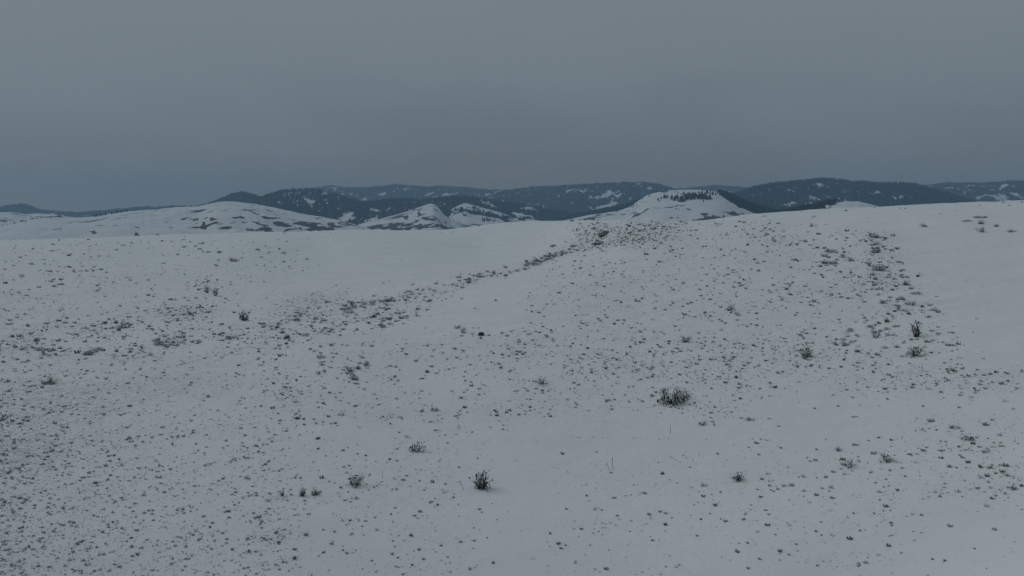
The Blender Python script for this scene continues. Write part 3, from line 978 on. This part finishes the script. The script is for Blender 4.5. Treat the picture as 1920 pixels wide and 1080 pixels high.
shrub('open', 1580, 483, 11, 'inner right shrub of the ring of dark shrubs on the upper right hill', tall=0.8)
shrub('open', 1595, 489, 11, 'outer right shrub of the ring of dark shrubs on the upper right hill', tall=0.8)
shrub('open', 1637, 445, 22, 'topmost wide shrub of the column of shrubs running down the right hill', tall=0.5)
shrub('open', 1640, 459, 17, 'second shrub from the top of the column down the right hill', tall=0.6)
shrub('dense', 1643, 474, 14, 'third shrub from the top of the column down the right hill', tall=0.9)
shrub('pale', 1645, 507, 20, 'wide grey shrub midway down the column on the right hill', tall=0.7)
shrub('low', 1718, 551, 14, 'dark flat shrub at the lower right end of the shrub column', tall=0.6)
shrub('open', 1523, 425, 15, 'lone low shrub near the skyline left of the white peak tip', tall=0.6)
shrub('dense', 1840, 420, 9, 'dark upright shrub in the scatter near the right skyline', tall=1.0)
shrub('low', 1813, 415, 12, 'flat left shrub in the scatter near the right skyline', tall=0.5)
shrub('open', 1841, 435, 15, 'lower wide shrub in the scatter near the right skyline', tall=0.7)
shrub('dense', 1868, 425, 7, 'small round dark right-hand shrub in the scatter near the right skyline', tall=0.8)
shrub('low', 1838, 408, 16, 'top flat shrub in the scatter near the right skyline', tall=0.4)
shrub('pale', 1895, 435, 10, 'faint grey shrub at the far right end of the skyline scatter', tall=0.6)
shrub('open', 1731, 425, 9, 'lone small shrub on the bare snow between the shrub column and the right scatter', tall=0.8)
shrub('low', 813, 770, 18, 'slanting dark low shrub left of the middle, above the medium twiggy shrub', tall=0.6)
shrub('dense', 791, 772, 8, 'small dark tuft just left of the slanting low shrub', tall=1.1)
shrub('dense', 718, 782, 7, 'small dark pointed tuft in the lower left middle', tall=0.8)
shrub('low', 640, 778, 12, 'low dark shrub in the lower left middle, left of the pointed tuft', tall=0.6)
shrub('open', 462, 898, 11, 'small forked dark sprig on clean snow, lower left', tall=0.9)
shrub('open', 505, 940, 14, 'twiggy shrub cut by the bottom left edge of the snow field', tall=0.7)
shrub('spiky', 529, 930, 9, 'upright thin shrub near the bottom, left of the grey spiky shrub', tall=1.5)
shrub('spiky', 568, 930, 12, 'upright grey tuft with a dark foot near the bottom left', tall=1.3)
shrub('spiky', 591, 928, 14, 'leaning upright grey tuft near the bottom left, second of a pair', tall=1.2)
shrub('low', 121, 802, 10, 'black tuft in the streaky thin snow at left, darkest of all', tall=0.6)
shrub('low', 100, 817, 12, 'flat black tuft in the streaky thin snow, just below the darkest one', tall=0.4)
shrub('low', 10, 870, 10, 'black tuft at the far left edge in the streaky thin snow', tall=0.5)
shrub('low', 12, 818, 9, 'dark tuft at the left edge above the edge black tuft', tall=0.5)
shrub('open', 1016, 720, 22, 'leaning sparse shrub of a few dark twigs at the foot of the hill', tall=0.7)
shrub('dense', 1076, 718, 9, 'small black tuft at the foot of the hill beside the leaning sparse shrub', tall=0.6)
shrub('open', 1318, 797, 15, 'scatter of dark twigs below the largest shrub, on clean snow', tall=0.8)
shrub('bare', 1339, 798, 5, 'single short dark stick right of the scatter of twigs', tall=1.5, name='bare_shrub', cat='dead shrub')
shrub('dense', 1209, 925, 11, 'dark shrub low at the bottom right of the pale stalks', tall=0.7)
shrub('open', 1319, 912, 16, 'grey shrub at the bottom between the dark low shrub and the radiating one', tall=0.6)
shrub('low', 229, 615, 20, 'dark shrub in the left thicket above the draw', tall=0.6)
shrub('dense', 163, 665, 13, 'round dark shrub low in the left end of the draw', tall=0.8)

# unnamed medium shrubs, still one object each
GULLY = [(60, 655), (165, 664), (280, 657), (300, 650), (340, 635), (380, 630), (460, 625), (520, 605), (580, 590), (640, 578), (700, 570), (760, 557), (820, 545), (880, 528), (930, 514), (975, 500), (1020, 487), (1060, 472), (1090, 462)]


def along(poly, u):
    k = u * (len(poly) - 1)
    i = min(int(k), len(poly) - 2)
    f_ = k - i
    return poly[i][0] + (poly[i + 1][0] - poly[i][0]) * f_, poly[i][1] + (poly[i + 1][1] - poly[i][1]) * f_


for k in range(64):
    x, y = along(GULLY, random.random())
    shrub(random.choice(['open', 'dense', 'low', 'pale']), x + random.gauss(0, 10), y + random.gauss(0, 8.5), random.uniform(6, 14),
          'dark sagebrush growing in the long line of shrubs along the draw', 'shrubs along the draw', random.uniform(0.5, 0.8))
ZONES = [
    (26, [(640, 590), (760, 575), (760, 610), (560, 640), (480, 640)], (6, 11), 'scattered sagebrush just below the draw, left of the middle', 'shrubs just below the draw'),
    (26, [(600, 650), (690, 650), (690, 720), (590, 715)], (5, 10), 'small sagebrush around the dark cluster on the middle left slope', 'shrubs around the dark cluster'),
    (26, [(1620, 500), (1700, 520), (1760, 590), (1690, 620), (1620, 560)], (5, 11), 'small sagebrush in the lower end of the shrub column on the right hill', 'shrubs at the lower end of the column'),
    (18, [(1600, 610), (1680, 600), (1700, 660), (1560, 650)], (6, 12), 'small sagebrush between the dense round shrub and the forked bare shrub', 'shrubs between the round and the forked shrub'),
    (16, [(1780, 830), (1920, 800), (1920, 940), (1740, 930)], (5, 9), 'small dark tuft in the lower right scatter on open snow', 'tufts of the lower right scatter'),
    (18, [(1460, 850), (1680, 840), (1690, 935), (1470, 935)], (5, 11), 'small twiggy tuft in the bottom right middle of the snow field', 'tufts of the bottom right middle'),
    (16, [(940, 720), (1240, 690), (1240, 780), (960, 760)], (4, 9), 'small dark tuft scattered at the foot of the hill left of the largest shrub', 'tufts left of the largest shrub'),
    (14, [(1180, 560), (1560, 560), (1540, 640), (1200, 640)], (4, 8), 'small dark tuft dotted over the lower half of the round hill', 'tufts on the lower round hill'),
]


def inside(poly):
    xs = [p[0] for p in poly]
    ys = [p[1] for p in poly]
    while True:
        x, y = random.uniform(min(xs), max(xs)), random.uniform(min(ys), max(ys))
        c = False
        for (x1, y1), (x2, y2) in zip(poly, poly[1:] + poly[:1]):
            if (y1 > y) != (y2 > y) and x < (x2 - x1) * (y - y1) / (y2 - y1) + x1:
                c = not c
        if c:
            return x, y


for (cnt, poly, (w0, w1), lab, grp) in ZONES:
    for k in range(cnt):
        x, y = inside(poly)
        shrub(random.choice(['open', 'dense', 'low', 'pale', 'open', 'spiky']), x, y, random.uniform(w0, w1), lab, grp, random.uniform(0.5, 0.9))
print('shrubs', N_SHRUB)


# dry stalks standing up through clean snow
def stalk_mesh(seed, bend, heads):
    g = np.random.default_rng(seed)
    V, Fc = [], []
    pts = [np.array((bend * (k / 6) ** 1.5 + g.normal(0, 0.006), g.normal(0, 0.006), k / 6 - 0.03)) for k in range(7)]
    tube(V, Fc, pts, [0.018 - 0.0016 * k for k in range(7)])
    if heads:
        tube(V, Fc, [pts[-1] - (0, 0, 0.25), pts[-1] + (0, 0, 0.04)], [0.026, 0.01])
    me = mesh_from('stalk', np.array(V), Fc, M_stalk)
    return me


M_stalk = veg_mat('dead_stalk', (0.16, 0.12, 0.115), (0.22, 0.17, 0.16))
for (px, py, h, bend, lab) in ((1149, 880, 24, -0.05, 'taller right stalk of the pale pair on clean snow at the bottom'),
                               (1142, 882, 16, -0.25, 'shorter left stalk of the pale pair on clean snow at the bottom'),
                               (869, 918, 22, -0.3, 'thin bent stalk left of the bottom-centre spiky shrub'),
                               (841, 874, 11, -0.05, 'short thin stalk up-slope of the thin bent stalk'),
                               (717, 896, 16, 0.02, 'thin straight stalk right of the grey spiky shrub'),
                               (1257, 812, 18, -0.04, 'thin straight stalk below the left end of the largest shrub'),
                               (1319, 706, 12, -0.3, 'thin bent stalk up-slope of the largest shrub')):
    x, y, z, r = spot(px, py)
    o = link('dry_stalk', stalk_mesh(px, bend, px in (1149, 1142)), label=lab, cat='plant stalk', loc=(x, y, z))
    hh = h * r / F
    o.scale = (hh * 1.3, hh * 1.3, hh)


# ------------------------------------------------------------------ uncountable small brush and grass
def tuft(seed, blades, up, flat=1.0, wide=0.10):
    g = np.random.default_rng(seed)
    V = []
    for k in range(blades):
        q = g.random() * 6.283
        rr = 0.26 * math.sqrt(g.random())
        c = np.array((rr * math.cos(q), rr * math.sin(q) * flat, -0.05))
        d = np.array((math.cos(q) * g.uniform(0.1, 0.7), math.sin(q) * g.uniform(0.1, 0.7) * flat, up * g.uniform(0.4, 1.0)))
        s_ = np.cross(d, g.normal(0, 1, 3))
        s_ *= wide * g.uniform(0.6, 1.3) / (np.linalg.norm(s_) + 1e-9)
        V += [c - s_, c + s_, c + d * 0.6 + s_ * 0.9, c + d * 0.6]
    return np.array(V), np.arange(blades * 4).reshape(-1, 4)


TUFT = [tuft(k, 20, 0.75, 1.0, 0.085) for k in range(8)] + [tuft(30 + k, 9, 0.8, 1.0, 0.05) for k in range(4)]
GRASS = [tuft(50 + k, 10, 0.35, 0.4, 0.03) for k in range(6)]


def poly_pts(poly, n_):
    return np.array([inside(poly) for _ in range(n_)]).reshape(-1, 2)


def clumped(poly, n_, per=5, sx=8, sy=4):
    n_ = int(n_ * 4.4)
    c = poly_pts(poly, max(1, n_ // per))
    k = rng.integers(0, len(c), n_)
    half = rng.random(n_) < 0.74
    p = c[k] + rng.normal(0, 1, (n_, 2)) * (sx, sy)
    q = poly_pts(poly, n_)
    out = np.where(half[:, None], p, q)
    soft = rng.random(n_) < 0.4          # let the edges of a patch fray
    out[soft] += rng.normal(0, 1, (int(soft.sum()), 2)) * (34, 16)
    return out[fbm(out[:, 0] / 55, out[:, 1] / 24, 63, 4, 0.65) > -0.5 + 0.62 * rng.random(n_)]


SPOTS = []      # px, py, size in photo pixels, tone


def add(pts, lo, hi, tone_lo, tone_hi):
    n_ = len(pts)
    u = rng.random(n_) ** 5.0
    s_ = 0.58 * lo * (2.35 * hi / lo) ** u
    tn = np.clip(tone_lo + (tone_hi * 1.25 - tone_lo) * rng.random(n_) ** (0.45 + 1.6 * u) + 0.13, 0, 0.95)
    SPOTS.append(np.c_[pts, s_, tn])


ALL = [(0, 450), (330, 441), (600, 434), (850, 431), (1080, 415), (1300, 416), (1440, 402), (1920, 378), (1920, 1080), (0, 1080)]
add(clumped([(1090, 430), (1300, 418), (1440, 405), (1640, 440), (1720, 560), (1600, 700), (1200, 720), (960, 640), (1000, 540)], 2300, 4, 8, 4), 2.0, 5.2, 0.0, 0.6)
add(clumped([(1090, 420), (1190, 412), (1290, 418), (1270, 450), (1180, 460), (1080, 470)], 900, 5, 7, 4), 1.8, 3.8, 0.0, 0.55)
gp = np.array([along(GULLY, u) for u in rng.random(3400)])
gp += rng.normal(0, 1, (3400, 2)) * (15, 8.5) * np.clip((gp[:, 1:] - 430) / 170, 0.42, 1)
gp = gp[fbm(gp[:, 0] / 26, gp[:, 1] / 12, 91, 3) > -0.35 + 0.5 * rng.random(3400)]
add(gp, 2.2, 6.5, 0.1, 0.7)
SECOND = [(420, 660), (500, 645), (600, 622), (680, 606), (740, 592), (800, 572)]
gp = np.array([along(SECOND, u) for u in rng.random(420)]) + rng.normal(0, 1, (420, 2)) * (16, 6)
add(gp[fbm(gp[:, 0] / 26, gp[:, 1] / 12, 93, 3) > -0.2], 2.2, 6.5, 0.1, 0.65)
cx_ = rng.random(260) * 1920
add(np.c_[cx_, np.interp(cx_, [c[0] for c in CREST], [c[1] for c in CREST]) + rng.normal(3, 2.5, 260)], 1.6, 3.4, 0.1, 0.7)
add(clumped([(470, 600), (760, 560), (900, 530), (760, 600), (560, 650), (480, 650)], 420, 5, 12, 6), 2.2, 6, 0.1, 0.6)
add(clumped([(0, 460), (330, 450), (560, 450), (560, 500), (440, 560), (420, 620), (0, 620)], 850, 4, 10, 4), 1.8, 4.5, 0.05, 0.65)
add(clumped([(300, 578), (395, 575), (400, 600), (310, 612)], 130, 6, 10, 4), 2.4, 5, 0, 0.25)
add(clumped([(60, 605), (130, 600), (240, 600), (350, 600), (340, 630), (150, 640), (0, 660), (0, 640)], 420, 6, 12, 4), 2.0, 5, 0, 0.5)
add(clumped([(500, 570), (560, 548), (650, 545), (660, 565), (600, 590), (500, 595)], 260, 5, 10, 5), 1.6, 3.4, 0.3, 0.7)
add(clumped([(480, 640), (640, 640), (820, 620), (960, 620), (960, 790), (500, 790)], 700, 5, 12, 6), 2.0, 6.0, 0.05, 0.6)
add(clumped([(940, 640), (1200, 650), (1440, 640), (1450, 800), (1250, 770), (960, 780)], 850, 5, 13, 6), 2.0, 5.5, 0.05, 0.65)
add(clumped([(1500, 700), (1700, 690), (1920, 690), (1920, 735), (1560, 735)], 330, 5, 16, 6), 1.8, 5, 0.15, 0.6)
add(clumped([(1700, 780), (1920, 760), (1920, 944), (1650, 944)], 260, 4, 16, 8), 2.0, 6.5, 0.0, 0.6)
add(clumped([(1050, 860), (1300, 850), (1700, 830), (1700, 1080), (1050, 1080)], 430, 4, 16, 8), 2.0, 6.5, 0.05, 0.6)
add(clumped([(480, 860), (860, 880), (900, 1080), (450, 1080)], 420, 5, 16, 9), 2.0, 6.5, 0.0, 0.6)
add(clumped([(480, 760), (960, 760), (900, 880), (450, 880)], 200, 4, 12, 6), 2.0, 5, 0.05, 0.55)
add(clumped([(1440, 620), (1800, 600), (1800, 690), (1440, 700)], 330, 5, 12, 6), 2.0, 5.5, 0.0, 0.6)
add(clumped([(1620, 440), (1660, 440), (1760, 590), (1700, 600), (1620, 520)], 220, 5, 9, 5), 2.0, 5.5, 0.0, 0.5)
add(poly_pts(ALL, 900), 1.5, 3.8, 0.15, 0.75)
add(poly_pts([(0, 944), (1920, 944), (1920, 1080), (0, 1080)], 260), 2.5, 7, 0.05, 0.6)
for line, cnt in (([(980, 818), (1300, 824), (1600, 826), (1920, 820)], 90), ([(1400, 838), (1700, 846), (1920, 842)], 50), ([(488, 673), (535, 703), (555, 730), (568, 742)], 60), ([(480, 743), (570, 743), (640, 753)], 40), ([(640, 753), (760, 775), (900, 790)], 16)):
    add(np.array([along(line, u) for u in rng.random(cnt)]) + rng.normal(0, 1.4, (cnt, 2)), 1.8, 4, 0.1, 0.6)
# the streaky thin snow at left: little drifts and tufts lined up with the wind
n_ = 14000
base = np.c_[rng.random(n_) ** 1.4 * 540, 645 + rng.random(n_) ** 0.8 * 435]
lines = base[rng.integers(0, 1500, n_)]
u = rng.normal(0, 16, n_)
streak = np.where((rng.random(n_) < 0.6)[:, None], np.c_[lines[:, 0] + u, lines[:, 1] - 0.33 * u + rng.normal(0, 1.6, n_)], base)
add(streak, 1.7, 4.6, 0.3, 0.85)
SPK = np.concatenate(SPOTS)
x, y, z, r = ground_at(SPK[:, 0], SPK[:, 1])
ok = np.isfinite(r) & (r < 420)
pos = np.c_[x, y, z][ok]
size = (SPK[:, 2] * r / F)[ok] * 1.15
tone = SPK[:, 3][ok]
v, f, own = scatter(TUFT, pos, size, rng.random(len(pos)) * 6.3, rng.uniform(0.7, 1.5, len(pos)))
link('low_brush', mesh_from('low_brush', v, f, M_cover, {'tone': tone[own]}, smooth=False), kind='stuff')
print('brush', len(pos))

# dry grass blades where the snow is thin
gpx = np.c_[rng.random(170000) * 1920, 405 + rng.random(170000) * 675]
dens = np.zeros(len(gpx))
for (cx, cy, rx, ry, rot, k) in THIN:
    dens = np.maximum(dens, k * blob(gpx[:, 0], gpx[:, 1], cx, cy, rx, ry, rot))
gpx = gpx[rng.random(len(gpx)) < 0.55 * dens ** 1.3]
x, y, z, r = ground_at(gpx[:, 0], gpx[:, 1])
ok = np.isfinite(r) & (r < 420)
pos = np.c_[x, y, z][ok]
size = (rng.uniform(1.3, 3.4, len(gpx)) * r / F)[ok]
v, f, own = scatter(GRASS, pos, size, np.radians(18) + rng.normal(0, 0.35, len(pos)))
link('dry_grass', mesh_from('dry_grass', v, f, M_grass, smooth=False), kind='stuff')
print('grass', len(pos))

# ------------------------------------------------------------------ haze: cold damp air between the slope and the mountains
m = bpy.data.materials.new('haze')
m.use_nodes = True
t = m.node_tree
t.nodes.remove(t.nodes['Principled BSDF'])
pv = N(t, 'ShaderNodeVolumePrincipled')
pv.inputs['Color'].default_value = (0.44, 0.69, 0.94, 1)
pv.inputs['Density'].default_value = 0.000165
pv.inputs['Anisotropy'].default_value = 0.0
L(t, pv, 0, t.nodes['Material Output'], 'Volume')
x0, x1, y0, y1, z0, z1 = -3850, 4450, -200, 6950, ZB - 20, CZ + 228
V = [(x, y, z) for x in (x0, x1) for y in (y0, y1) for z in (z0, z1)]
link('haze', mesh_from('haze', V, [(0, 1, 3, 2), (4, 6, 7, 5), (0, 4, 5, 1), (2, 3, 7, 6), (0, 2, 6, 4), (1, 5, 7, 3)], m, smooth=False), kind='stuff')
